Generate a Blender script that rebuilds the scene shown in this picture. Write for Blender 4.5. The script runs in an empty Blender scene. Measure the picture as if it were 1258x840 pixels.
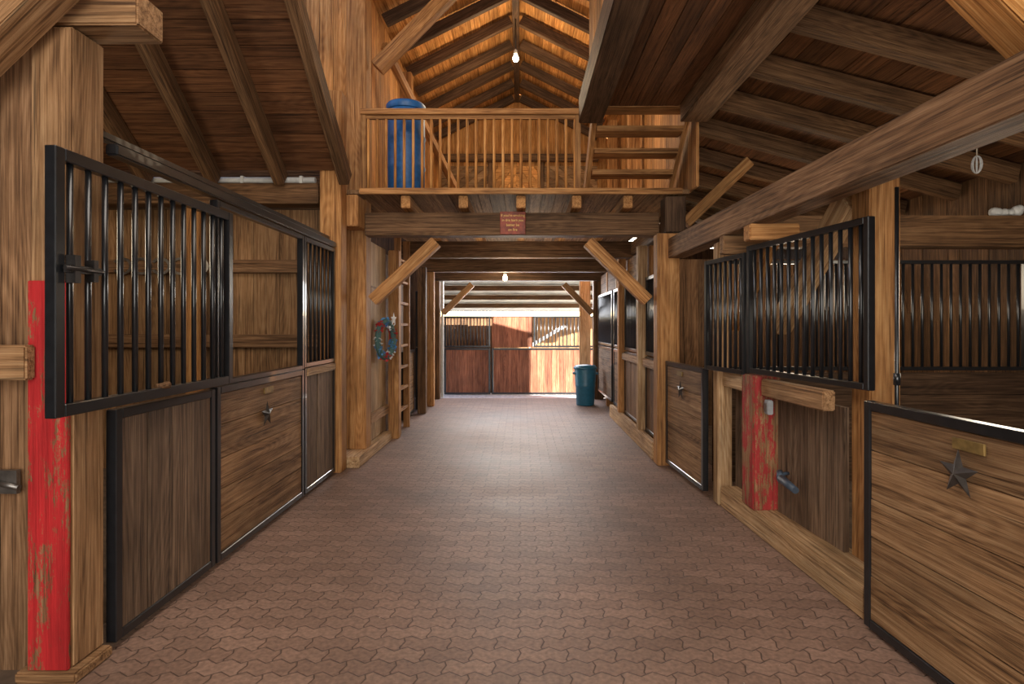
import bpy, bmesh, math, random
from mathutils import Vector, Matrix
random.seed(7)
S=bpy.context.scene
C=S.collection
S.view_settings.view_transform='Standard'
# ---------------------------------------------------------------- materials
def newmat(name):
    m=bpy.data.materials.new(name); m.use_nodes=True
    nt=m.node_tree; b=nt.nodes['Principled BSDF']
    return m,nt,b
def N(nt,t,**k):
    n=nt.nodes.new(t)
    for a,v in k.items(): setattr(n,a,v)
    return n
def wood(name,cd,cm,cl,axis,rough=.68,var=.5,stain=.48,paint=None,pamt=.5):
    m,nt,b=newmat(name+'_'+axis); L=nt.links.new
    tc=N(nt,'ShaderNodeTexCoord'); oi=N(nt,'ShaderNodeObjectInfo'); ge=N(nt,'ShaderNodeNewGeometry')
    a1=N(nt,'ShaderNodeMath',operation='MULTIPLY'); a1.inputs[1].default_value=37; L(oi.outputs['Random'],a1.inputs[0])
    a2=N(nt,'ShaderNodeMath',operation='MULTIPLY_ADD'); a2.inputs[1].default_value=23; L(ge.outputs['Random Per Island'],a2.inputs[0]); L(a1.outputs[0],a2.inputs[2])
    ad=N(nt,'ShaderNodeVectorMath',operation='ADD'); L(tc.outputs['Object'],ad.inputs[0]); L(a2.outputs[0],ad.inputs[1])
    def mp(al,ac):
        n=N(nt,'ShaderNodeMapping'); v=[ac]*3; v['XYZ'.index(axis)]=al
        n.inputs['Scale'].default_value=v; L(ad.outputs[0],n.inputs['Vector']); return n
    def M(op,a,b_=None,c=None):
        n=N(nt,'ShaderNodeMath',operation=op)
        for i,v in enumerate((a,b_,c)):
            if v is None: continue
            if isinstance(v,(int,float)): n.inputs[i].default_value=v
            else: L(v,n.inputs[i])
        return n.outputs[0]
    def noise(mpn,sc,det,ro=.5,di=0):
        n=N(nt,'ShaderNodeTexNoise'); n.inputs['Scale'].default_value=sc; n.inputs['Detail'].default_value=det; n.inputs['Roughness'].default_value=ro; n.inputs['Distortion'].default_value=di
        L(mpn.outputs[0],n.inputs['Vector']); return n.outputs[0]
    n1=noise(mp(.7,26),1.5,8,.7,.1)
    n2=noise(mp(3.5,220),1.,2)
    n3=noise(mp(.25,2.6),2,1)
    n4=noise(mp(1.0,60),1.3,3,.6)
    si=M('SINE',M('MULTIPLY',n3,150))
    crack=N(nt,'ShaderNodeMapRange'); crack.inputs[1].default_value=.30; crack.inputs[2].default_value=.40; crack.inputs[3].default_value=.35; crack.inputs[4].default_value=1; L(n4,crack.inputs[0])
    c1=M('MULTIPLY_ADD',si,.04,n1); c2=M('MULTIPLY_ADD',n2,.40,c1)
    r=N(nt,'ShaderNodeValToRGB'); e=r.color_ramp.elements
    e[0].position=.50; e[0].color=(*cd,1); e[1].position=.92; e[1].color=(*cl,1); k=e.new(.69); k.color=(*cm,1)
    L(c2,r.inputs[0])
    st=N(nt,'ShaderNodeTexNoise'); st.inputs['Scale'].default_value=1.3; st.inputs['Detail'].default_value=6; st.inputs['Roughness'].default_value=.65; L(mp(.9,2.2).outputs[0],st.inputs['Vector'])
    mr=N(nt,'ShaderNodeMapRange'); mr.inputs[1].default_value=.3; mr.inputs[2].default_value=.7; mr.inputs[3].default_value=1-stain; mr.inputs[4].default_value=1+stain*.4; L(st.outputs[0],mr.inputs[0])
    pr=N(nt,'ShaderNodeMapRange'); pr.inputs[3].default_value=1-var*.6; pr.inputs[4].default_value=1+var*.5; L(ge.outputs['Random Per Island'],pr.inputs[0])
    mu=M('MULTIPLY',M('MULTIPLY',mr.outputs[0],pr.outputs[0]),crack.outputs[0])
    cm_=N(nt,'ShaderNodeVectorMath',operation='SCALE'); L(r.outputs[0],cm_.inputs[0]); L(mu,cm_.inputs['Scale'])
    out=cm_.outputs[0]
    if paint:
        pn=noise(mp(2.6,10),1.3,12,.85)
        rr=N(nt,'ShaderNodeValToRGB'); rr.color_ramp.elements[0].position=pamt-.012; rr.color_ramp.elements[1].position=pamt+.015; L(pn,rr.inputs[0])
        pc=N(nt,'ShaderNodeVectorMath',operation='SCALE'); pc.inputs[0].default_value=paint; L(M('MULTIPLY',M('MULTIPLY_ADD',n1,1.3,.3),mr.outputs[0]),pc.inputs['Scale'])
        mx=N(nt,'ShaderNodeMixRGB'); L(rr.outputs[0],mx.inputs[0]); L(pc.outputs[0],mx.inputs[1]); L(out,mx.inputs[2]); out=mx.outputs[0]
    L(out,b.inputs['Base Color']); b.inputs['Roughness'].default_value=rough; b.inputs['Specular IOR Level'].default_value=.22
    bp=N(nt,'ShaderNodeBump'); bp.inputs['Strength'].default_value=.45; bp.inputs['Distance'].default_value=.01; L(M('MULTIPLY',c2,crack.outputs[0]),bp.inputs['Height']); L(bp.outputs[0],b.inputs['Normal'])
    return m
FAM={
 'old':((.048,.023,.011),(.175,.090,.042),(.33,.19,.10)),
 'grey':((.048,.030,.019),(.155,.096,.059),(.27,.18,.115)),
 'tan':((.09,.042,.017),(.28,.150,.068),(.44,.27,.138)),
 'honey':((.20,.072,.017),(.52,.225,.062),(.72,.39,.14)),
 'fir':((.14,.052,.015),(.39,.180,.060),(.57,.315,.125)),
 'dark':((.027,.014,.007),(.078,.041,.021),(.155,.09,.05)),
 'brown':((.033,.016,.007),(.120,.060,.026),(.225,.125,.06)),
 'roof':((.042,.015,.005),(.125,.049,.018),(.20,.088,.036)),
 'pale':((.20,.105,.045),(.44,.265,.13),(.64,.45,.26)),
 'barnred':((.09,.028,.014),(.25,.095,.05),(.38,.17,.095)),
}
W={}
for k,(a,b_,c) in FAM.items():
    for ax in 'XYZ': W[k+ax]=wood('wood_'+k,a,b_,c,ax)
W['redZ']=wood('red_paint_wood',*FAM['old'],'Z',paint=(.46,.022,.024),pamt=.535)
W['redZ2']=wood('worn_red_paint_wood',*FAM['tan'],'Z',paint=(.42,.04,.038),pamt=.50)
def simple(name,col,rough=.5,metal=0,noise=0,emit=0,coat=0,scale=20,trans=0):
    m,nt,b=newmat(name); L=nt.links.new
    b.inputs['Roughness'].default_value=rough; b.inputs['Metallic'].default_value=metal
    if coat: b.inputs['Coat Weight'].default_value=coat
    n=N(nt,'ShaderNodeTexNoise'); n.inputs['Scale'].default_value=scale; n.inputs['Detail'].default_value=5
    tc=N(nt,'ShaderNodeTexCoord'); L(tc.outputs['Object'],n.inputs['Vector'])
    r=N(nt,'ShaderNodeValToRGB'); r.color_ramp.elements[0].position=.3; r.color_ramp.elements[1].position=.7
    r.color_ramp.elements[0].color=(*[c*(1-noise) for c in col],1); r.color_ramp.elements[1].color=(*[min(1,c*(1+noise*.5)) for c in col],1)
    L(n.outputs[0],r.inputs[0]); L(r.outputs[0],b.inputs['Base Color'])
    if emit: b.inputs['Emission Color'].default_value=(*col,1); b.inputs['Emission Strength'].default_value=emit
    if trans:
        t=N(nt,'ShaderNodeBsdfTranslucent'); L(r.outputs[0],t.inputs[0]); mx=N(nt,'ShaderNodeMixShader'); mx.inputs[0].default_value=trans
        L(b.outputs[0],mx.inputs[1]); L(t.outputs[0],mx.inputs[2]); L(mx.outputs[0],nt.nodes['Material Output'].inputs[0])
    return m
M_blk=simple('black_enamel_steel',(.010,.011,.013),.28,0,.3,coat=.3)
M_iron=simple('dark_cast_iron',(.045,.04,.038),.42,.8,.4)
M_star=simple('dark_bronze_metal',(.075,.065,.058),.45,.6,.5)
M_steel=simple('worn_steel',(.30,.28,.26),.4,.9,.4)
M_brass=simple('aged_brass',(.24,.155,.05),.5,.5,.5)
M_blue=simple('blue_plastic',(.016,.11,.31),.45,0,.3)
M_teal=simple('teal_plastic',(.02,.13,.22),.4,0,.15)
M_white=simple('white_plastic',(.55,.55,.53),.5,0,.15)
M_grey=simple('grey_plastic',(.30,.31,.32),.5,0,.15)
M_bulb=simple('lit_bulb',(1,.80,.48),.4,0,0,emit=25)
M_rope=simple('rope_fibre',(.45,.38,.27),.9,0,.3,scale=80)
M_sign=simple('rust_sign',(.25,.045,.02),.6,0,.5)
M_yel=simple('yellow_lettering',(.75,.50,.12),.6)
M_wr=simple('red_foil',(.5,.03,.03),.6); M_ww=simple('white_foil',(.75,.75,.75),.6); M_wb=simple('blue_foil',(.10,.30,.60),.6); M_green=simple('green_twigs',(.06,.13,.12),.8)
M_gravel=simple('pale_gravel',(.70,.66,.62),.95,0,.35,scale=14)
M_soil=simple('stall_soil',(.13,.085,.055),.95,0,.5,scale=9)
M_poly=simple('corrugated_pale_panel',(.66,.64,.57),.6,0,.25,scale=3,trans=.35)
M_handle=simple('blue_grey_rubber',(.05,.07,.10),.45,0,.2)
def pavers():
    m,nt,b=newmat('interlocking_pavers'); L=nt.links.new
    tc=N(nt,'ShaderNodeTexCoord'); sx=N(nt,'ShaderNodeSeparateXYZ'); L(tc.outputs['Object'],sx.inputs[0])
    def M(op,a=None,b_=None,c=None):
        n=N(nt,'ShaderNodeMath',operation=op)
        for i,v in enumerate((a,b_,c)):
            if v is None: continue
            if isinstance(v,(int,float)): n.inputs[i].default_value=v
            else: L(v,n.inputs[i])
        return n.outputs[0]
    tx=M('PINGPONG',M('ADD',sx.outputs[0],20),.055); yy=M('MULTIPLY_ADD',tx,.6,sx.outputs[1])
    ty=M('PINGPONG',M('ADD',sx.outputs[1],20),.0475); xx=M('MULTIPLY_ADD',ty,.35,sx.outputs[0])
    cb=N(nt,'ShaderNodeCombineXYZ'); L(xx,cb.inputs[0]); L(yy,cb.inputs[1])
    br=N(nt,'ShaderNodeTexBrick'); L(cb.outputs[0],br.inputs['Vector'])
    br.inputs['Scale'].default_value=1; br.inputs['Brick Width'].default_value=.22; br.inputs['Row Height'].default_value=.095
    br.inputs['Mortar Size'].default_value=.0042; br.inputs['Mortar Smooth'].default_value=.5; br.inputs['Bias'].default_value=0
    br.inputs['Color1'].default_value=(.165,.098,.070,1); br.inputs['Color2'].default_value=(.215,.132,.096,1); br.inputs['Mortar'].default_value=(.078,.045,.031,1)
    n=N(nt,'ShaderNodeTexNoise'); n.inputs['Scale'].default_value=.9; n.inputs['Detail'].default_value=8; n.inputs['Roughness'].default_value=.6; L(tc.outputs['Object'],n.inputs['Vector'])
    n2=N(nt,'ShaderNodeTexNoise'); n2.inputs['Scale'].default_value=45; n2.inputs['Detail'].default_value=6; L(tc.outputs['Object'],n2.inputs['Vector'])
    mr=N(nt,'ShaderNodeMapRange'); mr.inputs[1].default_value=.3; mr.inputs[2].default_value=.7; mr.inputs[3].default_value=.7; mr.inputs[4].default_value=1.3; L(n.outputs[0],mr.inputs[0])
    mr2=N(nt,'ShaderNodeMapRange'); mr2.inputs[1].default_value=.3; mr2.inputs[2].default_value=.7; mr2.inputs[3].default_value=.72; mr2.inputs[4].default_value=1.3; L(n2.outputs[0],mr2.inputs[0])
    s=N(nt,'ShaderNodeVectorMath',operation='SCALE'); L(br.outputs['Color'],s.inputs[0]); L(M('MULTIPLY',mr.outputs[0],mr2.outputs[0]),s.inputs['Scale'])
    v=N(nt,'ShaderNodeTexVoronoi'); v.inputs['Scale'].default_value=7; L(tc.outputs['Object'],v.inputs['Vector'])
    sp=M('LESS_THAN',v.outputs['Distance'],.03)
    mx=N(nt,'ShaderNodeMixRGB'); L(M('MULTIPLY',sp,.5),mx.inputs[0]); L(s.outputs[0],mx.inputs[1]); mx.inputs[2].default_value=(.5,.42,.34,1)
    L(mx.outputs[0],b.inputs['Base Color']); L(M('MULTIPLY_ADD',n.outputs[0],.3,.42),b.inputs['Roughness']); b.inputs['Specular IOR Level'].default_value=.4
    h=M('MULTIPLY_ADD',n2.outputs[0],.3,M('SUBTRACT',1,br.outputs['Fac']))
    bp=N(nt,'ShaderNodeBump'); bp.inputs['Strength'].default_value=.65; bp.inputs['Distance'].default_value=.011; L(h,bp.inputs['Height']); L(bp.outputs[0],b.inputs['Normal'])
    return m
M_pave=pavers()
# ---------------------------------------------------------------- mesh helpers
def addbox(bm,x0,x1,y0,y1,z0,z1):
    vs=[bm.verts.new(p) for p in ((x0,y0,z0),(x1,y0,z0),(x1,y1,z0),(x0,y1,z0),(x0,y0,z1),(x1,y0,z1),(x1,y1,z1),(x0,y1,z1))]
    for f in ((0,3,2,1),(4,5,6,7),(0,1,5,4),(1,2,6,5),(2,3,7,6),(3,0,4,7)): bm.faces.new([vs[i] for i in f])
def addcyl(bm,p0,p1,r,seg=10,r2=None):
    p0=Vector(p0);p1=Vector(p1);d=p1-p0;r2=r if r2 is None else r2
    q=d.to_track_quat('Z','Y').to_matrix()
    rings=[]
    for p,rr in((p0,r),(p1,r2)):
        rings.append([bm.verts.new(p+q@Vector((rr*math.cos(2*math.pi*i/seg),rr*math.sin(2*math.pi*i/seg),0))) for i in range(seg)])
    for i in range(seg):
        j=(i+1)%seg; f=bm.faces.new((rings[0][i],rings[0][j],rings[1][j],rings[1][i])); f.smooth=True
    bm.faces.new(rings[0][::-1]); bm.faces.new(rings[1])
def mesh_of(bm,name,mat):
    me=bpy.data.meshes.new(name); bmesh.ops.recalc_face_normals(bm,faces=bm.faces); bm.to_mesh(me); bm.free()
    me.materials.append(mat); return me
def ob(name,me,parent=None,loc=(0,0,0),rot=None):
    o=bpy.data.objects.new(name,me); C.objects.link(o)
    o.location=loc
    if rot: o.rotation_euler=rot
    if parent: o.parent=parent
    return o
def tag(o,label,cat,group=None):
    o['label']=label; o['category']=cat
    if group: o['group']=group
    return o
def struct(o): o['kind']='structure'; return o
def wm(fam,dims):
    if fam in W: return W[fam]
    if not isinstance(fam,str): return fam
    return W[fam+'XYZ'[max(range(3),key=lambda i:dims[i])]]
def timber(name,x0,x1,y0,y1,z0,z1,fam,label,cat,group=None,bev=.008,st=False,parent=None):
    c=Vector(((x0+x1)/2,(y0+y1)/2,z0)); bm=bmesh.new()
    addbox(bm,x0-c.x,x1-c.x,y0-c.y,y1-c.y,0,z1-z0)
    if bev: bmesh.ops.bevel(bm,geom=bm.edges[:],offset=bev,segments=2,affect='EDGES')
    o=ob(name,mesh_of(bm,name,wm(fam,(x1-x0,y1-y0,z1-z0))),parent,c)
    if st: struct(o)
    elif not parent: tag(o,label,cat,group)
    return o
def brace(name,p0,p1,w,h,fam,label,cat,group=None,bev=.006):
    p0=Vector(p0);p1=Vector(p1);d=p1-p0;L=d.length
    x=d.normalized(); up=Vector((0,0,1)) if abs(x.z)<.99 else Vector((0,1,0))
    y=up.cross(x).normalized(); z=x.cross(y)
    bm=bmesh.new(); addbox(bm,-L/2,L/2,-w/2,w/2,-h/2,h/2)
    bmesh.ops.bevel(bm,geom=bm.edges[:],offset=bev,segments=2,affect='EDGES')
    o=ob(name,mesh_of(bm,name,wm(fam,(1,0,0))))
    m=Matrix((x,y,z)).transposed().to_4x4(); m.translation=(p0+p1)/2; o.matrix_world=m
    tag(o,label,cat,group); return o
def planks_bm(L,z0,z1,t,pw,vert,y=0,x0=0,gap=.005):
    bm=bmesh.new(); T=L if vert else z1-z0; n=max(1,round(T/pw)); p=T/n
    cuts=[0]+[ (i+random.uniform(-.12,.12))*p for i in range(1,n)]+[T]
    for i in range(n):
        j=random.uniform(-.003,.003)
        a=cuts[i]+gap/2; b_=cuts[i+1]-gap/2
        if vert: addbox(bm,x0+a,x0+b_,y-t/2+j,y+t/2+j,z0,z1)
        else: addbox(bm,x0,x0+L,y-t/2+j,y+t/2+j,z0+a,z0+b_)
    addbox(bm,x0+.001,x0+L-.001,y-t*.15,y+t*.15,z0+.001,z1-.001)
    return bm
def plankwall(name,a,b_,z0,z1,fam,pw,vert,t=.03,label=None,cat=None,st=True,group=None):
    a=Vector(a);b_=Vector(b_);d=b_-a
    bm=planks_bm(d.length,0,z1-z0,t,pw,vert)
    o=ob(name,mesh_of(bm,name,W[fam+('Z' if vert else 'X')]),None,(a.x,a.y,z0),(0,0,math.atan2(d.y,d.x)))
    if st: struct(o)
    else: tag(o,label,cat,group)
    return o
def empty(name,a,b_,label,cat,group=None,z=0):
    e=bpy.data.objects.new(name,None); C.objects.link(e); e.empty_display_size=.1
    e.location=(a[0],a[1],z); e.rotation_euler=(0,0,math.atan2(b_[1]-a[1],b_[0]-a[0]))
    tag(e,label,cat,group); return e
def ring(name,par,L,z0,z1,w,d,mat=M_blk,y=0,label=None):
    bm=bmesh.new()
    for q in ((0,w,z0,z1),(L-w,L,z0,z1),(w,L-w,z0,z0+w),(w,L-w,z1-w,z1)): addbox(bm,q[0],q[1],y-d/2,y+d/2,q[2],q[3])
    bmesh.ops.bevel(bm,geom=bm.edges[:],offset=.004,segments=1,affect='EDGES')
    o=ob(name,mesh_of(bm,name,mat),par)
    if label: o['label']=label
    return o
def part(name,par,bm,mat,label=None,loc=(0,0,0)):
    o=ob(name,mesh_of(bm,name,mat),par,loc)
    if label: o['label']=label
    return o
def bars(par,L,z0,z1,n,r=.0125,w=.045,y=0,single=False):
    xs=[w+(L-2*w)*(i+.5)/n for i in range(n)]
    if single:
        bm=bmesh.new()
        for x in xs: addcyl(bm,(x,y,z0),(x,y,z1),r,8)
        part('grille_bars',par,bm,M_blk); return
    bm=bmesh.new(); addcyl(bm,(0,0,z0),(0,0,z1),r,12); me=mesh_of(bm,'grille_bar',M_blk)
    for x in xs: ob('grille_bar',me,par,(x,y,0))
def dlen(a,b_): return (Vector(b_)-Vector(a)).length
def grille(a,b_,z0,z1,n,label,name='stall_grille',group='black stall grilles',w=.045,single=False):
    e=empty(name,a,b_,label,'grille',group,z=0); L=dlen(a,b_)
    ring('grille_frame',e,L,z0,z1,w,.045)
    bars(e,L,z0+w*.5,z1-w*.5,n,w=w,single=single)
    return e
def stalldoor(a,b_,z0,z1,fam,vert,label,name='stall_door',fw=.045,pw=.19,plate=False,t=.03):
    e=empty(name,a,b_,label,'stall door','stall doors with black steel frames'); L=dlen(a,b_)
    ring('door_frame',e,L,z0,z1,fw,.05)
    bm=planks_bm(L-2*fw,z0+fw,z1-fw,t,pw,vert,y=0,x0=fw,gap=.006); part('plank_panel',e,bm,W[fam+('Z' if vert else 'X')])
    if plate:
        bm=bmesh.new(); addbox(bm,plate-.075,plate+.075,-.028,-.018,z1-fw-.075,z1-fw-.03); bmesh.ops.bevel(bm,geom=bm.edges[:],offset=.002,segments=1,affect='EDGES')
        part('nameplate',e,bm,M_brass,'small brass nameplate')
    return e
def star(loc,normal_rot,r,label='dark bronze metal five-pointed star fixed to stall boards'):
    bm=bmesh.new(); c=bm.verts.new((0,-.02,0)); pts=[]
    for i in range(10):
        rr=r if i%2==0 else r*.40; a=math.pi/2+i*math.pi/5
        pts.append(bm.verts.new((rr*math.cos(a),0,rr*math.sin(a))))
    for i in range(10): bm.faces.new((c,pts[i],pts[(i+1)%10]))
    bm.faces.new(pts)
    o=ob('barn_star',mesh_of(bm,'barn_star',M_star),None,loc,(0,0,normal_rot)); tag(o,label,'star ornament','metal barn stars'); return o
# ---------------------------------------------------------------- ground
def plane(name,x0,x1,y0,y1,z,mat,t=.05):
    bm=bmesh.new(); addbox(bm,x0,x1,y0,y1,z-t,z); return struct(ob(name,mesh_of(bm,name,mat)))
plane('floor',-2.1,2.05,-3,11.8,0,M_pave)
plane('floor.001',-5.1,-2.1,-3,11.8,0,M_soil); plane('floor.002',2.05,5.05,-3,11.8,0,M_soil)
bm=bmesh.new()
vs=[bm.verts.new(p) for p in ((-12,11.8,-.01),(14,11.8,-.01),(14,13.0,-.26),(-12,13.0,-.26),(14,28,-.26),(-12,28,-.26))]
bm.faces.new(vs[:4]); bm.faces.new((vs[3],vs[2],vs[4],vs[5])); o=struct(ob('floor.003',mesh_of(bm,'ground',M_gravel)))
# ---------------------------------------------------------------- left: near post, wall
timber('timber_post',-2.08,-1.9,2.415,2.60,.05,2.77,'tanZ','heavy weathered timber post with a red-painted face beside the stall','post')
timber('painted_board',-2.075,-1.905,2.395,2.412,.05,1.69,'redZ','scuffed red painted board facing on a barn post','board',bev=.003)
timber('timber_pad',-2.12,-1.86,2.38,2.60,0,.048,'tan','tan timber pad under the red-painted post','pad')
plankwall('wall_near',(-5,2.5),(-2.09,2.5),0,3.6,'old',.2,True)
timber('wall_rail',-2.6,-2.035,2.34,2.392,1.275,1.42,'tan','short tan horizontal rail nailed across the plank wall','rail')
timber('corbel_block',-2.1,-1.63,2.42,2.6,2.78,2.93,'tan','sawn timber block on top of the post','timber block')
brace('knee_brace',(-2.55,2.28,2.24),(-1.72,2.28,3.04),.16,.14,'tan','tan diagonal knee brace beside the near post','brace')
brace('knee_brace',(2.42,2.2,2.19),(1.72,2.2,2.87),.16,.14,'honey','orange fir diagonal knee brace by the long beam','brace')
bm=bmesh.new(); addbox(bm,-.05,.04,-.02,.0,-.05,.05); addcyl(bm,(-.04,-.03,0),(.06,-.03,-.02),.012,10)
tag(ob('wall_latch',mesh_of(bm,'wall_latch',M_steel),None,(-2.2,2.46,.83)),'grey steel latch bracket screwed to the plank wall','latch')
# left stall fronts
XL=-1.9
stalldoor((XL,2.64),(XL,3.50),.03,1.11,'grey',True,'lower stall door of grey vertical planks in black steel frame',pw=.2)
e=stalldoor((XL,3.52),(XL,4.93),.03,1.12,'tan',False,'stall door of tan horizontal planks with brass nameplate and black frame',plate=.72)
star((XL+.03,4.20,.85),math.pi/2,.10)
e=stalldoor((XL,4.95),(XL,5.76),.03,1.13,'grey',True,'narrow stall panel of grey vertical planks under a grille',pw=.14)
bm=bmesh.new(); addbox(bm,.05,.79,-.035,.03,1.06,1.12); part('cap_rail',e,bm,W['paleX'],'pale wooden cap rail')
e=empty('opening_frame',(XL,3.52),(XL,4.93),'black steel frame around the open upper half of a stall','frame'); ring('frame_surround',e,1.41,1.125,2.28,.035,.05)
grille((XL,4.95),(XL,5.76),1.135,2.28,7,'fixed black steel stall grille beside the post',w=.04)
e=grille((-1.82,2.2),(-1.82,3.56),1.14,2.2,13,'large black sliding stall grille in front of the post',w=.05)
bm=bmesh.new(); addbox(bm,.03,.20,-.055,-.03,1.71,1.74); addbox(bm,.05,.08,-.06,-.02,1.67,1.78); addbox(bm,.15,.175,-.06,-.02,1.68,1.77); addcyl(bm,(.0,-.06,1.725),(.20,-.06,1.725),.008,10)
part('latch',e,bm,M_iron,'dark iron sliding bolt')
bm=bmesh.new(); addcyl(bm,(.64,0,1.195),(.70,-.03,1.20),.014,10,.018); part('handle',e,bm,W['brownX'],'small wooden knob')
timber('door_track',-1.93,-1.87,2.64,5.78,2.29,2.345,M_blk,'black steel sliding-door track above the stall fronts','door track','black door tracks')
timber('door_track',-1.99,-1.94,2.64,5.78,2.37,2.41,M_blk,'black steel sliding-door track above the stall fronts','door track','black door tracks')
# left stall inside
plankwall('wall_left',(-5,2.5),(-5,12),0,6,'brown',.2,True)
plankwall('stall_partition',(-4.98,6.02),(-2.06,6.02),0,2.72,'tan',.24,True,st=False,label='tall plank partition between two horse stalls',cat='partition')
for z in (1.27,2.05): timber('partition_rail',-4.9,-2.1,5.95,6.0,z,z+.14,'old','brown horizontal rail across the stall partition','rail','stall partition rails')
timber('partition_post',-3.45,-3.3,5.85,5.94,0,2.72,'fir','fir stud against the stall partition','post')
timber('tie_beam',-4.95,-2.06,5.78,5.98,2.74,2.95,'brown','brown crosswise timber beam over the stall','beam')
plankwall('wall_left.001',(-5,6.05),(-2.0,6.05),2.72,3.3,'brown',.2,False)
bm=bmesh.new(); addcyl(bm,(-1.4,0,0),(1.35,0,0),.03,14)
for k in range(5): addbox(bm,-1.2+.6*k,-1.17+.6*k,-.036,.036,-.036,.036)
tag(ob('conduit_pipe',mesh_of(bm,'conduit_pipe',M_white),None,(-3.45,5.82,2.985)),'white conduit pipe along the top of the stall beam','pipe')
def horseshoe(loc):
    bm=bmesh.new(); pr=None
    for i in range(17):
        a=math.radians(-60+300*i/16); r1,r2=.065,.09
        q=[bm.verts.new((r*math.cos(a),y,r*math.sin(a)*1.15)) for r in(r1,r2) for y in(-.008,.008)]
        if pr:
            for f in ((0,1),(1,3),(3,2),(2,0)): bm.faces.new((pr[f[0]],pr[f[1]],q[f[1]],q[f[0]]))
        pr=q
    tag(ob('horseshoe',mesh_of(bm,'horseshoe',M_steel),None,loc,(0,math.radians(90),0)),'worn steel horseshoe hung on the partition','horseshoe','horseshoes on the stall partition')
for i in range(5): horseshoe((-4.15+.2*i,5.935,2.12))
def boardroof(name,o,u,v,nb,mat,t=.025,gap=.006):
    o=Vector(o);u=Vector(u);v=Vector(v); nrm=u.cross(v).normalized(); 
    if nrm.z<0: nrm=-nrm
    bm=bmesh.new(); vl=v.length
    def sl(q,h0,h1):
        lo=[bm.verts.new(p+nrm*h0) for p in q]; hi=[bm.verts.new(p+nrm*h1) for p in q]
        bm.faces.new(lo); bm.faces.new(hi[::-1])
        for k in range(4): bm.faces.new((lo[k],hi[k],hi[(k+1)%4],lo[(k+1)%4]))
    for i in range(nb):
        a=o+v*(i/nb)+v.normalized()*gap*.5; b_=o+v*((i+1)/nb)-v.normalized()*gap*.5
        j=random.uniform(0,.006); sl([a,a+u,b_+u,b_],j,t+j)
    sl([o,o+u,o+u+v,o+v],t+.008,t+.02)
    return struct(ob(name,mesh_of(bm,name,mat)))
SL=.82
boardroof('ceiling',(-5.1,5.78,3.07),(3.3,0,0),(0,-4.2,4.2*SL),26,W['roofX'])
for x in (-1.77,-2.42,-3.09,-3.77,-4.45):
    ye=3.3 if x>-2 else 2.6
    brace('rafter',(x,5.75,2.97),(x,ye,2.97+(5.75-ye)*SL),.10,.17,'brown','dark brown rafter under the sloping stall roof','rafter','rafters of the stall roof')
# posts at gallery
timber('timber_post',-2.05,-1.83,5.8,5.98,0,3.9,'fir','tall fir post at the end of the stall row','post')
timber('timber_post',-1.95,-1.73,6.36,6.58,.12,5.25,'fir','full-height fir post beside the gallery','post')
timber('base_curb',-1.96,-1.70,6.0,7.5,0,.118,'pale','pale timber curb at the foot of the posts','curb')
plankwall('wall_left.002',(-2.6,6.45),(-1.96,6.45),3.0,5.2,'honey',.16,True)
brace('knee_brace',(-1.63,6.47,4.42),(-.75,6.47,5.32),.14,.15,'fir','orange fir brace rising from the gallery post','brace')
brace('knee_brace',(-1.66,6.9,4.9),(-1.0,9.0,3.6),.08,.1,'fir','slim fir diagonal brace above the gallery','brace')
# ---------------------------------------------------------------- gallery
GA='gallery floor beams'
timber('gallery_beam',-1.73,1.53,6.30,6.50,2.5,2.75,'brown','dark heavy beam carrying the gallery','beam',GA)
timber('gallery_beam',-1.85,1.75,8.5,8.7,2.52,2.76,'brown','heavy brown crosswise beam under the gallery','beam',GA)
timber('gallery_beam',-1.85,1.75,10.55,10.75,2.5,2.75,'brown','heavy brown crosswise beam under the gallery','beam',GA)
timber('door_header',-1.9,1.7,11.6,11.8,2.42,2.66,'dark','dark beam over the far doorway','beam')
for x in (-1.24,-.62,.0,.60,1.15): timber('floor_joist',x-.05,x+.05,6.12,11.6,2.765,2.90,'fir','fir joist with its end showing under the gallery edge','joist','gallery floor joists')
bm=planks_bm(3.7,0,5.75,.045,.14,True)
for v in bm.verts: v.co=Vector((v.co.x-1.9,v.co.z,v.co.y))
deck=struct(ob('floor.004',mesh_of(bm,'gallery_deck',W['tanY']),None,(0,6.08,2.93)))
timber('gallery_fascia',-1.72,1.72,6.05,6.078,2.90,2.965,'fir','fir board along the gallery edge','board')
timber('gallery_block',-1.9,-1.72,6.0,6.28,2.55,2.88,'fir','short fir blocking beside the gallery beam','timber block')
# railing
e=empty('gallery_railing',(-1.72,6.12),(1,6.12),'honey fir railing with round balusters along the gallery edge','railing',z=2.96)
bm=bmesh.new(); addbox(bm,0,2.36,-.045,.045,.80,.86); bmesh.ops.bevel(bm,geom=bm.edges[:],offset=.006,segments=1,affect='EDGES'); part('top_rail',e,bm,W['firX'])
bm=bmesh.new(); addbox(bm,0,2.36,-.015,.015,.755,.795); part('sub_rail',e,bm,W['firX'])
bm=bmesh.new(); addcyl(bm,(0,0,0),(0,0,.76),.0155,8); me=mesh_of(bm,'baluster',W['honeyZ'])
for i in range(24): ob('baluster',me,e,(.08+i*.0965,0,0))
for x in (.03,2.33):
    bm=bmesh.new(); addbox(bm,-.03,.03,-.03,.03,.001,.80); part('rail_post',e,bm,W['firZ'],loc=(x,.01,0))
KB='knee braces of the aisle frames'
for (a,b_) in (((-1.66,6.4,1.78),(-.95,6.4,2.44)),((1.42,6.4,1.78),(.75,6.4,2.44))):
    brace('knee_brace',a,b_,.13,.13,'fir','light fir knee brace from post to gallery beam','brace',KB)
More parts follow.
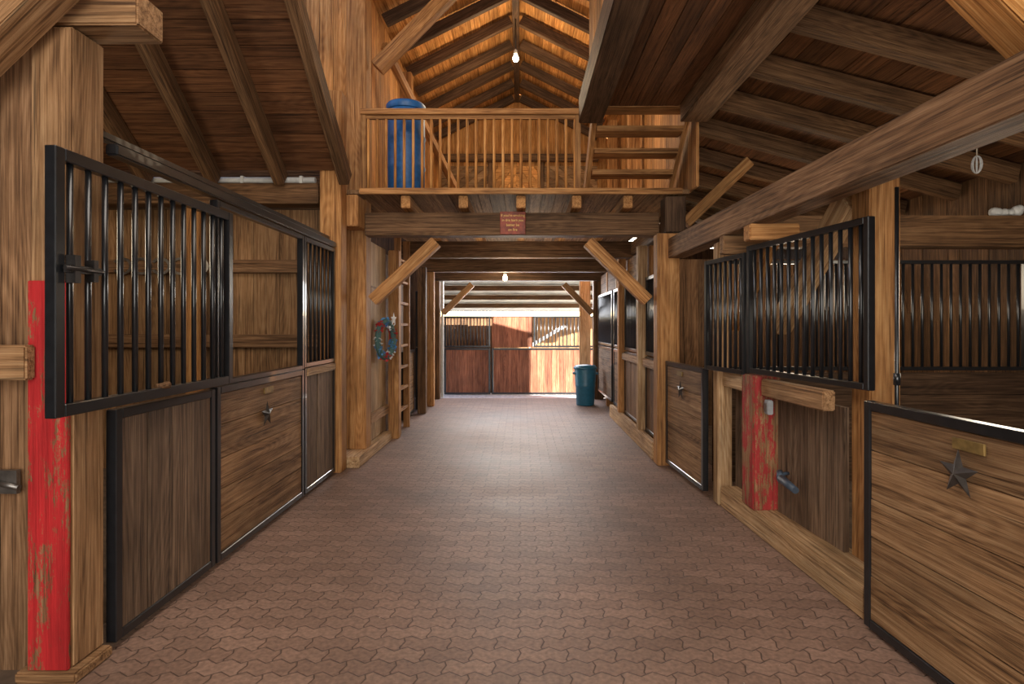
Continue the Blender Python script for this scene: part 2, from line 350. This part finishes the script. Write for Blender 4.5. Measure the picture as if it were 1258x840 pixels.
for (a,b_) in (((-1.60,11.7,1.75),(-1.0,11.7,2.35)),((1.46,11.7,1.75),(.88,11.7,2.35))):
    brace('knee_brace',a,b_,.12,.12,'tan','brown knee brace beside the far doorway','brace',KB)
# sign
e=empty('barn_sign',(-.23,6.275),(1,6.275),'small rust-red sign with yellow lettering on the gallery beam','sign',z=2.505)
bm=bmesh.new(); addbox(bm,0,.28,-.012,.012,0,.25); bmesh.ops.bevel(bm,geom=bm.edges[:],offset=.004,segments=1,affect='EDGES'); part('sign_board',e,bm,M_sign)
cu=bpy.data.curves.new('lettering','FONT'); cu.body="If you're smoking\nin this barn you\nbetter be\non fire"; cu.size=.038; cu.space_line=1.38; cu.align_x='CENTER'; cu.extrude=.001
tmp=bpy.data.objects.new('tmp',cu); C.objects.link(tmp); bpy.context.view_layer.update()
me=bpy.data.meshes.new_from_object(tmp.evaluated_get(bpy.context.evaluated_depsgraph_get())); bpy.data.objects.remove(tmp); me.materials.clear(); me.materials.append(M_yel)
ob('lettering',me,e,(.14,-.014,.195),(math.pi/2,0,0))
# barrel
e=empty('storage_barrel',(-1.31,6.50),(0,6.50),'tall blue plastic barrel with lid standing behind the railing','barrel',z=2.955)
def lathe(prof,seg=36):
    bm=bmesh.new(); rs=[[bm.verts.new((r*math.cos(2*math.pi*i/seg),r*math.sin(2*math.pi*i/seg),z)) for i in range(seg)] for r,z in prof]
    for a,b_ in zip(rs,rs[1:]):
        for i in range(seg): f=bm.faces.new((a[i],a[(i+1)%seg],b_[(i+1)%seg],b_[i])); f.smooth=True
    bm.faces.new(rs[0][::-1]); bm.faces.new(rs[-1]); return bm
part('barrel_body',e,lathe([(.19,0),(.208,.02),(.21,.3),(.222,.33),(.21,.36),(.214,.64),(.224,.67),(.214,.70),(.208,1.0),(.19,1.02)]),M_blue)
part('barrel_lid',e,lathe([(.219,.975),(.223,.98),(.223,1.035),(.21,1.055),(.17,1.06),(.16,1.045),(.02,1.045)]),M_blue,'blue lid with raised rim')
# stair
e=empty('loft_stair',(0,0),(1,0),'steep open wooden stair rising from the gallery to the upper landing','stair')
e.location=(1.28,6.9,2.96)
def bb(p0,p1,w,h):
    p0=Vector(p0);p1=Vector(p1);d=p1-p0;x=d.normalized();y=Vector((0,0,1)).cross(x).normalized();z=x.cross(y)
    bm=bmesh.new(); addbox(bm,0,d.length,-w/2,w/2,-h/2,h/2); m=Matrix((x,y,z)).transposed().to_4x4(); m.translation=p0
    return bm,m
for x in (-.50,.48):
    bm,m=bb((x,0.0,.1),(x,-.93,.86),.05,.18); o=part('stringer',e,bm,W['firX']); o.matrix_local=m
for i in range(5):
    bm=bmesh.new(); addbox(bm,-.47,.45,-.11,.11,-.028,.028); o=part('tread',e,bm,W['firX'],loc=(0,-.12-.2*i,.11+.178*i))
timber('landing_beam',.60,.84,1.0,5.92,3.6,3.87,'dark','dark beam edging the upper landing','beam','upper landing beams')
timber('landing_beam',1.64,1.93,1.0,5.88,3.6,3.87,'old','thick brown beam edging the upper landing','beam','upper landing beams')
boardroof('ceiling.001',(.85,1,3.76),(0,4.88,0),(.78,0,0),5,W['roofY'])
plankwall('wall_right.001',(.72,5.9),(.72,1.0),3.9,5.95,'fir',.15,True)
# gable nave
RX=-.08; RZ=6.4
boardroof('ceiling.002',(RX,-3,RZ),(0,15,0),(-1.9,0,-.95),14,W['honeyY'])
boardroof('ceiling.003',(RX,-3,RZ),(0,15,0),(2.05,0,-1.025),14,W['honeyY'])
timber('ridge_beam',RX-.05,RX+.05,6,11.95,RZ-.22,RZ-.05,'dark','dark ridge beam along the roof peak','beam')
for i in range(8):
    y=6.6+i*.75
    for s in (-1,1):
        brace('rafter',(RX+s*.08,y,RZ-.17),(RX+s*1.68,y,RZ-.17-.80),.09,.15,'dark','dark rafter against honey-coloured roof boards','rafter','gable roof rafters')
plankwall('wall_left.003',(-1.82,6.6),(-1.82,12),2.97,5.45,'honey',.16,True)
plankwall('wall_right.002',(1.86,12),(1.86,6.0),2.97,5.38,'fir',.16,True)
plankwall('wall_right.003',(1.985,12),(1.985,-3),3.9,5.5,'honey',.3,True)
bm=bmesh.new()
for i in range(24):
    x0=-1.8+i*.15; x1=x0+.148
    h0=RZ-.5*abs(x0-RX); h1=RZ-.5*abs(x1-RX)
    q=[bm.verts.new(p) for p in ((x0,12,2.75),(x1,12,2.75),(x1,12,h1),(x0,12,h0))]; q2=[bm.verts.new(v.co+Vector((0,.02,0))) for v in q]
    bm.faces.new(q); bm.faces.new(q2[::-1])
    for k in range(4): bm.faces.new((q[k],q2[k],q2[(k+1)%4],q[(k+1)%4]))
q=[bm.verts.new(p) for p in ((-2.1,12.03,2.7),(2.1,12.03,2.7),(2.1,12.03,5.5),(RX,12.03,6.52),(-2.1,12.03,5.5))]; q2=[bm.verts.new(v.co+Vector((0,.03,0))) for v in q]
bm.faces.new(q); bm.faces.new(q2[::-1])
for k in range(5): bm.faces.new((q[k],q2[k],q2[(k+1)%5],q[(k+1)%5]))
struct(ob('wall_back',mesh_of(bm,'wall_back',W['honeyZ'])))
# diagonal boards on the gable wall
def diag(name,x0,x1,z0,z1,sgn,yy,fam='honeyX',p=.14,deg=40):
    bm=bmesh.new(); n=30; L=5
    c=Vector(((x0+x1)/2,0,(z0+z1)/2)); a=math.radians(deg)*sgn
    u=Vector((math.cos(a),0,math.sin(a))); v=Vector((-math.sin(a),0,math.cos(a)))
    for i in range(-n//2,n//2):
        tb=bmesh.new(); addbox(tb,-L/2,L/2,-.012,.012,i*p,(i+1)*p-.012)
        tm=bpy.data.meshes.new('t'); 
        for w_ in tb.verts: w_.co=c+u*w_.co.x+v*w_.co.z+Vector((0,w_.co.y,0))
        for co_,no in (((x0,0,0),(-1,0,0)),((x1,0,0),(1,0,0)),((0,0,z0),(0,0,-1)),((0,0,z1),(0,0,1))):
            if not tb.verts: break
            r_=bmesh.ops.bisect_plane(tb,geom=tb.verts[:]+tb.edges[:]+tb.faces[:],plane_co=co_,plane_no=no,clear_outer=True)
            ed=[g for g in r_['geom_cut'] if isinstance(g,bmesh.types.BMEdge)]
            if ed: bmesh.ops.holes_fill(tb,edges=ed)
        tb.to_mesh(tm); tb.free(); bm.from_mesh(tm)
    o=ob(name,mesh_of(bm,name,W[fam]),None,(0,yy,0)); return struct(o)
diag('wall_back.003',-1.7,-.62,3.0,4.85,1,11.975,'tanX')
diag('wall_back.004',.42,1.6,3.0,4.85,-1,11.975,'tanX')
diag('wall_back.005',-.55,-.1,3.0,4.85,1,11.975,'honeyX',.13,55)
diag('wall_back.006',-.1,.35,3.0,4.85,-1,11.975,'honeyX',.13,55)
for x in (-.62,.42): timber('trim_4',x-.06,x+.06,11.90,11.96,2.98,5.0,'brown','','',st=True)
timber('collar_beam',-1.7,1.6,11.72,11.86,4.9,5.04,'brown','brown collar beam across the gable wall','beam')
for y in (8.6,10.6):
    timber('gallery_post',-1.8,-1.64,y-.08,y+.08,2.98,5.3,'fir','fir post against the upper wall','post','upper wall posts')
    timber('gallery_post',1.62,1.78,y-.08,y+.08,2.98,5.3,'fir','fir post against the upper wall','post','upper wall posts')
# ---------------------------------------------------------------- pendants
K=1.75
def pendant(x,y,zt,zb,label,power):
    e=bpy.data.objects.new('pendant_lamp',None); C.objects.link(e); e.location=(x,y,zb); tag(e,label,'lamp','pendant bulbs')
    bm=bmesh.new(); addcyl(bm,(0,0,.1),(0,0,zt-zb),.008,8); part('cord',e,bm,M_blk)
    part('socket',e,lathe([(.015,.12),(.03,.1),(.035,.05),(.03,.04)],16),M_white)
    part('bulb',e,lathe([(.005,-.075),(.03,-.065),(.045,-.035),(.045,-.01),(.025,.03),(.022,.045)],16),M_bulb)
    l=bpy.data.lights.new('pendant_light','POINT'); l.energy=power; l.color=(1,.78,.50); l.shadow_soft_size=.12
    o=bpy.data.objects.new('pendant_light',l); C.objects.link(o); o.location=(x,y,zb-.2)
pendant(RX,8.7,6.18,5.6,'bare warm bulb hanging from the ridge beam',50)
pendant(-.31,11.1,2.9,2.45,'bare warm bulb under the gallery floor',30)
# ---------------------------------------------------------------- aisle beyond gallery, left
for y,f in ((7.62,'fir'),(9.75,'brown'),(10.65,'fir')): timber('aisle_post',-1.76,-1.62,y-.07,y+.07,0,2.5,f,'timber post along the aisle wall','post','aisle posts')
plankwall('board_wall',(-1.80,6.6),(-1.80,7.52),.13,2.5,'pale',.17,True,st=False,label='pale vertical board wall panel beside the wreath',cat='wall panel')
for z in (.35,1.85): timber('batten',-1.775,-1.74,6.62,7.5,z,z+.12,'tan','tan batten across the pale board panel','rail','battens on the pale panel')
plankwall('board_wall',(-1.90,7.7),(-1.90,9.7),0,2.5,'brown',.17,True,st=False,label='brown board wall behind the ladder',cat='wall panel')
stalldoor((-1.80,9.85),(-1.80,11.5),.05,1.12,'grey',False,'far stall door of grey planks in black frame')
grille((-1.80,9.85),(-1.80,11.5),1.14,2.1,14,'far black stall grille beyond the ladder',single=True)
stalldoor((-1.82,8.72),(-1.82,9.65),.05,1.1,'tan',False,'low tan plank door behind the wall ladder')
e=empty('wall_ladder',(-1.70,7.85),(-1.70,8.5),'fixed fir ladder climbing to the gallery','ladder')
for x in (0,.62):
    bm=bmesh.new(); addbox(bm,x-.025,x+.025,-.045,.045,0,2.75); part('stile',e,bm,W['firZ'])
for i in range(8):
    bm=bmesh.new(); addbox(bm,.026,.594,-.03,.03,.3+i*.3,.335+i*.3); part('rung',e,bm,W['firX'])
# wreath
e=empty('patriotic_wreath',(-1.68,7.08),(-1.68,8),'red, white and blue wreath with star bow on the board wall','wreath',z=1.33)
e.rotation_euler[2]=math.radians(78)
bm=bmesh.new(); seg=36; rs=[]
for i in range(seg):
    a=2*math.pi*i/seg; c=Vector((math.cos(a),0,math.sin(a))); 
    rs.append([bm.verts.new(c*(.22+.04*math.cos(b2))+Vector((0,.035*math.sin(b2),0))) for b2 in [2*math.pi*j/10 for j in range(10)]])
for i in range(seg):
    for j in range(10): bm.faces.new((rs[i][j],rs[i][(j+1)%10],rs[(i+1)%seg][(j+1)%10],rs[(i+1)%seg][j]))
part('wreath_ring',e,bm,M_green)
for k,(mt,nm) in enumerate(((M_wr,'red_ribbon'),(M_ww,'white_ribbon'),(M_wb,'blue_ribbon'))):
    bm=bmesh.new()
    for i in range(150 if k!=1 else 60):
        a=(int(random.random()*3)*4+k*1.33+random.random()*1.33)*math.pi/6; b2=random.uniform(0,2*math.pi)
        c=Vector((math.cos(a),0,math.sin(a))); nn=c*math.cos(b2)+Vector((0,math.sin(b2)*.9,0)); p=c*.22+nn*.037
        d=nn*.02+Vector([random.uniform(-.01,.01) for _ in range(3)]); s=d.cross(Vector((random.random(),random.random(),1))).normalized()*.013
        bm.faces.new([bm.verts.new(p-s),bm.verts.new(p+s),bm.verts.new(p+d+s),bm.verts.new(p+d-s)])
    part(nm,e,bm,mt)['kind']='stuff'
bm=bmesh.new(); c=bm.verts.new((0,-.03,0)); pts=[bm.verts.new(((.09 if i%2==0 else .04)*math.cos(math.pi/2+i*math.pi/5),-.01,(.09 if i%2==0 else .04)*math.sin(math.pi/2+i*math.pi/5))) for i in range(10)]
for i in range(10): bm.faces.new((c,pts[i],pts[(i+1)%10]))
bm.faces.new(pts); part('bow_star',e,bm,M_ww,loc=(.08,-.06,.25))
# right far aisle
timber('timber_post',1.46,1.70,6.1,6.28,0,2.49,'fir','fir column under the gallery beam','post')
timber('timber_block',1.54,1.76,6.08,6.3,2.5,2.88,'dark','dark block on top of the column','timber block')
for y,f in ((7.16,'fir'),(8.6,'fir'),(9.6,'pale'),(10.65,'fir')): timber('aisle_post',1.60,1.74,y-.07,y+.07,0,2.5,f,'timber post along the aisle wall','post','aisle posts')
timber('aisle_post',1.46,1.58,7.10,7.22,.2,2.5,'pale','slim pale post on the curb along the aisle','post','aisle posts')
timber('aisle_post',1.46,1.57,8.52,8.64,.2,2.5,'fir','slim pale post on the curb along the aisle','post','aisle posts')
timber('base_curb',1.46,1.53,6.35,9.4,0,.2,'pale','pale timber curb along the stall fronts','curb')
for (a,b_,fam,v) in ((7.07,6.36,'old',True),(8.5,7.25,'old',True),(9.5,8.68,'old',False),(11.4,9.7,'grey',False)):
    stalldoor((1.565,a),(1.565,b_),.2,1.12,fam,v,'far stall door of weathered planks in black frame')
    grille((1.565,a),(1.565,b_),1.14,2.1,max(6,int((a-b_)/.085)),'far black stall grille along the aisle',single=True)
plankwall('board_wall',(1.63,8.5),(1.63,7.25),2.12,2.5,'old',.17,False,st=False,label='weathered boards above the far stall grilles',cat='wall panel')
plankwall('board_wall',(1.63,11.5),(1.63,8.67),2.12,2.5,'old',.17,False,st=False,label='weathered boards above the far stall grilles',cat='wall panel')
for y0,y1 in((6.35,7.06),(7.24,8.5)): timber('cap_batten',1.50,1.535,y0,y1,1.0,1.10,'tan','tan rail along the stall front','rail')
# trash can
e=empty('trash_can',(1.22,10.8),(2,10.8),'teal-blue plastic trash can with lid by the doorway','trash can')
bm=lathe([(.165,0),(.17,.02),(.185,.35),(.19,.36),(.19,.38),(.187,.39),(.205,.68),(.2,.69)]); part('can_body',e,bm,M_teal)
bm=lathe([(.215,.68),(.222,.685),(.222,.715),(.2,.73),(.19,.75),(.05,.765)]); part('can_lid',e,bm,M_teal)
for s in (-1,1):
    bm=bmesh.new(); addbox(bm,-.025,.025,-.05,.05,-.02,.02); bmesh.ops.bevel(bm,geom=bm.edges[:],offset=.008,segments=2,affect='EDGES'); part('handle',e,bm,M_teal,loc=(s*.215,0,.6))
# ---------------------------------------------------------------- far wall + doorway
plankwall('wall_back.001',(-5,11.85),(-1.84,11.85),0,5.4,'brown',.2,True)
plankwall('wall_back.002',(1.70,11.85),(5,11.85),0,3.1,'brown',.2,True)
timber('trim_1',-1.82,-1.66,11.6,11.8,0,2.41,'brown','','',st=True)
timber('trim_2',1.48,1.68,11.6,11.8,0,2.41,'brown','','',st=True)
timber('trim_3',-1.66,-1.61,11.83,11.9,0,2.5,M_white,'','',st=True)
# outside stall row
YO=14.5
e=stalldoor((-1.95,YO),(-.78,YO),-.24,.93,'barnred',True,'red-brown plank paddock gate across the yard',name='paddock_gate')
grille((-1.95,YO),(-.78,YO),.95,1.75,13,'black bars above the paddock gate',single=True)
e=stalldoor((-.74,YO),(2.3,YO),-.24,.93,'barnred',True,'long red-brown plank stall wall across the yard',name='yard_fence')
grille((.32,YO),(2.3,YO),.95,1.75,20,'black bars above the yard stall wall',single=True)
plankwall('yard_wall',(-.74,YO+.02),(.30,YO+.02),.95,1.72,'barnred',.17,True,st=False,label='tall brown vertical boards above the yard stall wall',cat='board wall')
plankwall('yard_wall',(-3.5,YO+.35),(-.7,YO+.35),-.25,1.68,'old',.17,True,st=False,label='brown board wall behind the yard gate',cat='board wall')
plankwall('yard_wall',(-3.9,YO+3.4),(4.2,YO+3.4),-.25,1.8,'tan',.17,True,st=False,label='tan board wall at the back of the yard shelter',cat='board wall')
brace('diagonal_strip',(.2,YO+.3,.95),(1.15,YO+.3,1.5),.05,.08,M_white,'white diagonal strip behind the yard bars','rail')  # plain white strip set on a diagonal behind the yard bars
timber('yard_post',1.36,1.6,13.1,13.3,-.25,2.6,'pale','pale sunlit post beside the doorway outside','post')
o=boardroof('yard_shelter_roof',(-4,14.3,2.80),(8.5,0,0),(0,3.8,-.85),7,M_poly); del o['kind']; tag(o,'pale corrugated roof of the yard shelter','shelter roof')
for i,y in enumerate((14.32,15.2,16.1,17.0)):
    z=2.80-(y-14.3)*.2237
    timber('shelter_purlin',-4,4.4,y,y+.08,z-.16,z-.03,'brown','timber purlin under the pale shelter roof','purlin','shelter purlins')
for x in (-3.0,2.6): timber('shelter_post',x-.08,x+.08,14.6,14.76,-.26,2.55,'fir','post carrying the yard shelter roof','post','shelter posts')
# ---------------------------------------------------------------- right side near
brace('aisle_beam',(1.66,6.08,2.325),(1.80,1.2,2.325),.18,.21,'old','long weathered beam above the stall fronts','beam')
stalldoor((1.55,6.02),(1.605,4.95),.06,1.13,'tan',False,'tan plank stall door with star and brass nameplate in black frame',plate=.45)
star((1.54,5.5,.88),-math.pi/2+.05,.10)
timber('stall_post',1.645,1.765,4.76,4.88,0,2.2,'pale','slim pale post between two stall fronts','post')
timber('timber_sill',1.70,1.96,2.90,4.74,0,.17,'pale','heavy pale weathered sill timber along the stall base','sill').rotation_euler=(0,0,.045)
plankwall('stall_boards',(1.80,4.75),(1.84,4.33),.17,1.02,'grey',.17,True,st=False,label='recessed grey vertical planks of the stall wall',cat='stall wall')
plankwall('stall_boards',(1.86,4.09),(1.91,3.34),.17,1.02,'grey',.17,True,st=False,label='recessed grey vertical planks of the stall wall',cat='stall wall')
timber('stall_rail',1.68,1.76,4.33,4.75,1.0,1.12,'pale','pale rail capping the stall planks','rail','stall cap rails')
o=timber('stall_rail',1.74,1.82,3.33,4.08,1.0,1.12,'tan','tan rail capping the stall planks','rail','stall cap rails'); o.rotation_euler=(0,0,.06)
timber('timber_post',1.67,1.87,4.1,4.31,.17,1.14,'redZ2','short timber post with worn red paint on the sill','post')
timber('timber_post',1.93,2.10,3.15,3.33,0,2.42,'fir','fir post beside the near stall door','post')
brace('knee_brace',(1.98,3.42,2.27),(1.98,4.35,1.5),.1,.18,'pale','pale fir diagonal brace behind the stall grille','brace')
brace('knee_brace',(1.98,4.5,2.2),(1.98,5.3,1.5),.1,.14,'fir','fir diagonal brace behind the stall grille','brace')
grille((1.585,4.87),(1.695,4.28),1.13,2.05,7,'black stall grille beneath the long beam',w=.035)
grille((1.70,4.25),(1.885,3.06),1.15,2.09,14,'large black stall grille mounted on the post',w=.038)
timber('corbel_block',1.60,1.95,3.98,4.10,2.10,2.215,'fir','fir block wedged under the long beam','timber block','blocks under the long beam')
timber('corbel_block',1.60,1.9,4.5,4.6,2.07,2.215,'tan','fir block wedged under the long beam','timber block','blocks under the long beam')
e=stalldoor((1.725,2.83),(1.80,1.45),.02,1.13,'tan',False,'near stall door of wide tan planks, brass nameplate and black frame',plate=.62,pw=.2)
star((1.715,2.235,.92),-math.pi/2+.055,.098)
bm=bmesh.new(); addcyl(bm,(0,0,0),(0,0,2.2),.010,12)
for z in (.25,1.2): addcyl(bm,(0,0,z),(0,0,z+.06),.016,12)
tag(ob('hinge_pole',mesh_of(bm,'hinge_pole',M_blk),None,(1.90,2.88,0)),'slender black steel hinge pole at the door edge','pole')
# partition right
plankwall('divider_wall',(1.85,5.5),(4.9,5.5),0,1.05,'dark',.2,False,st=False,label='dark plank lower partition between stalls',cat='partition')
grille((1.85,5.5),(4.88,5.5),1.07,2.13,32,'long black bar partition between stalls',w=.035)
timber('divider_beam',1.95,4.9,5.42,5.6,2.25,2.55,'brown','dark brown beam above the stall partition','beam')
plankwall('divider_wall',(1.85,8.6),(4.9,8.6),0,2.5,'old',.2,True,st=False,label='weathered plank partition deep in the stall row',cat='partition')
plankwall('wall_right',(4.95,12),(4.95,-3),0,3.1,'brown',.2,True)
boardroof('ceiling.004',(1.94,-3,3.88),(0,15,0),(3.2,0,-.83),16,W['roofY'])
for y in (1.9,2.65,3.4,4.15,4.9,5.65,6.4,7.3,8.2,9.1,10.0,11):
    brace('rafter',(1.96,y,3.76),(4.9,y,3.76-.765),.11,.18,'brown','brown rafter of the low side roof','rafter','side roof rafters')
timber('wall_plate',1.64,1.84,7.0,11.8,2.55,2.75,'brown','brown wall plate beam above the aisle wall','beam')
brace('knee_brace',(1.80,6.25,2.62),(2.5,6.25,3.3),.1,.12,'fir','fir brace rising behind the column','brace')
# small things right
e=bpy.data.objects.new('hanging_hook',None); C.objects.link(e); e.location=(2.08,2.6,2.2); tag(e,'thin cord with a small wire cage hanging from a wire','hanging wire')
bm=bmesh.new(); addcyl(bm,(0,0,.075),(0,0,.266),.003,8); part('cord',e,bm,M_rope)
bm=bmesh.new()
for k in range(4):
    a=k*math.pi/4; u=Vector((math.cos(a),math.sin(a),0)); pts=[u*(.02*math.cos(t))+Vector((0,0,.035+.04*math.sin(t))) for t in [2*math.pi*i/16 for i in range(17)]]
    for p,q in zip(pts,pts[1:]): addcyl(bm,p,q,.0022,5)
part('wire_cage',e,bm,M_white)
bm=bmesh.new()
P=[Vector((1.97,3.14,2.33)),Vector((2.08,2.6,2.47)),Vector((2.5,2.4,2.62))]
for a,b_ in zip(P,P[1:]): addcyl(bm,a-P[0],b_-P[0],.003,6)
tag(ob('sagging_wire',mesh_of(bm,'sagging_wire',M_steel),None,P[0]),'thin sagging wire strung from the post','wire')
e=bpy.data.objects.new('electrical_outlet',None); C.objects.link(e); e.location=(1.735,3.99,.88); tag(e,'grey weatherproof electrical outlet box on the stall rail','outlet')
bm=bmesh.new(); addbox(bm,-.02,.02,-.032,.032,0,.10); bmesh.ops.bevel(bm,geom=bm.edges[:],offset=.006,segments=2,affect='EDGES'); part('outlet_box',e,bm,M_grey)
bm=bmesh.new(); addbox(bm,-.026,-.02,-.022,.022,.02,.08); part('outlet_cover',e,bm,M_steel)
bm=bmesh.new(); addcyl(bm,(0,-.15,0),(0,.05,.02),.022,14,.03); addcyl(bm,(0,.05,.02),(.02,.12,.05),.03,14,.02); addcyl(bm,(.02,.1,.04),(.08,.12,.04),.012,10)
tag(ob('rubber_handle',mesh_of(bm,'rubber_handle',M_handle),None,(1.75,3.78,.45)),'blue-grey rubber grip handle sticking out by the red post','handle')
bm=bmesh.new()
for k in range(9):
    t=Matrix.Translation((random.uniform(-.12,.12),random.uniform(-.04,.04),random.uniform(.02,.05)))
    bmesh.ops.create_icosphere(bm,subdivisions=2,radius=random.uniform(.03,.06),matrix=t)
tag(ob('crumpled_bag',mesh_of(bm,'crumpled_bag',M_white),None,(4.7,5.5,2.57)),'crumpled whitish bag lying on the partition beam','bag')
# closing wall and roofs behind the camera
plankwall('wall_front',(-5.1,-3),(5.1,-3),0,7,'old',.2,True)
boardroof('ceiling.005',(-5.1,-3,6.5),(3.4,0,0),(0,6.2,0),20,W['roofX'])
plankwall('wall_left.004',(-5,-3),(-5,2.5),0,6.5,'brown',.2,True)
# ---------------------------------------------------------------- lights
def area(loc,target,sx,sy,en,col):  # soft fill panel, no fixture in the barn
    l=bpy.data.lights.new('area_lamp','AREA'); l.shape='RECTANGLE'; l.size=sx; l.size_y=sy; l.energy=en*K; l.color=col
    o=bpy.data.objects.new('area_lamp',l); C.objects.link(o); o.location=loc
    o.rotation_euler=(Vector(target)-Vector(loc)).to_track_quat('-Z','Y').to_euler(); return o
area((0,-2.2,2.2),(0,6,1.8),4.5,3.6,175,(1,.945,.87))  # added frontal fill from behind the camera
area((-.6,2.2,5.2),(0,3.6,0),3,3,85,(1,.92,.81))  # unseen overhead fill added above the near aisle
area((-.3,9.2,5.2),(-.3,9,3),1.6,3,24,(1,.80,.54))  # added warm fill inside the loft
area((0,12.6,2.4),(0,5,0),3.2,1.2,85,(.95,.96,1))  # cool panel standing in for daylight at the far doorway
def pt(loc,en,col,r=.3):  # bare fill point, not a lamp that hangs in the barn
    l=bpy.data.lights.new('fill_point','POINT'); l.energy=en*K; l.color=col; l.shadow_soft_size=r
    o=bpy.data.objects.new('fill_point',l); C.objects.link(o); o.location=loc
pt((-3.6,4.2,2.2),17,(1,.84,.60)); pt((3.6,4.2,2.0),17,(1,.86,.66)); pt((2.9,3.4,1.6),9,(1,.88,.70)); pt((3.4,7.2,2.0),22,(1,.8,.58)); pt((1.3,7.8,4.0),5,(1,.78,.52)); pt((0,7.4,4.4),10,(1,.80,.56)); pt((-.1,10.4,4.3),16,(1,.80,.54)); pt((0,8.5,2.2),24,(1,.86,.66),.4)  # unseen fill added to brighten stall interiors, loft and aisle
l=bpy.data.lights.new('sun','SUN'); l.energy=50; l.color=(1,.96,.90); l.angle=.009
o=bpy.data.objects.new('sun',l); C.objects.link(o); o.rotation_euler=Vector((-1.9,1.0,-.72)).to_track_quat('-Z','Y').to_euler()
w=bpy.data.worlds.new('sky'); S.world=w; w.use_nodes=True; nt=w.node_tree
sk=nt.nodes.new('ShaderNodeTexSky'); sk.sky_type='NISHITA'; sk.sun_disc=False; sk.sun_elevation=math.radians(25)
nt.links.new(sk.outputs[0],nt.nodes['Background'].inputs[0]); nt.nodes['Background'].inputs[1].default_value=.8
# ---------------------------------------------------------------- camera
cd=bpy.data.cameras.new('camera'); cd.sensor_width=36; cd.lens=700/1258*36; cd.shift_x=-11/1258; cd.shift_y=-20/1258; cd.clip_start=.05
co=bpy.data.objects.new('camera',cd); C.objects.link(co); co.location=(0,0,1.5); co.rotation_euler=(math.pi/2,0,0); S.camera=co
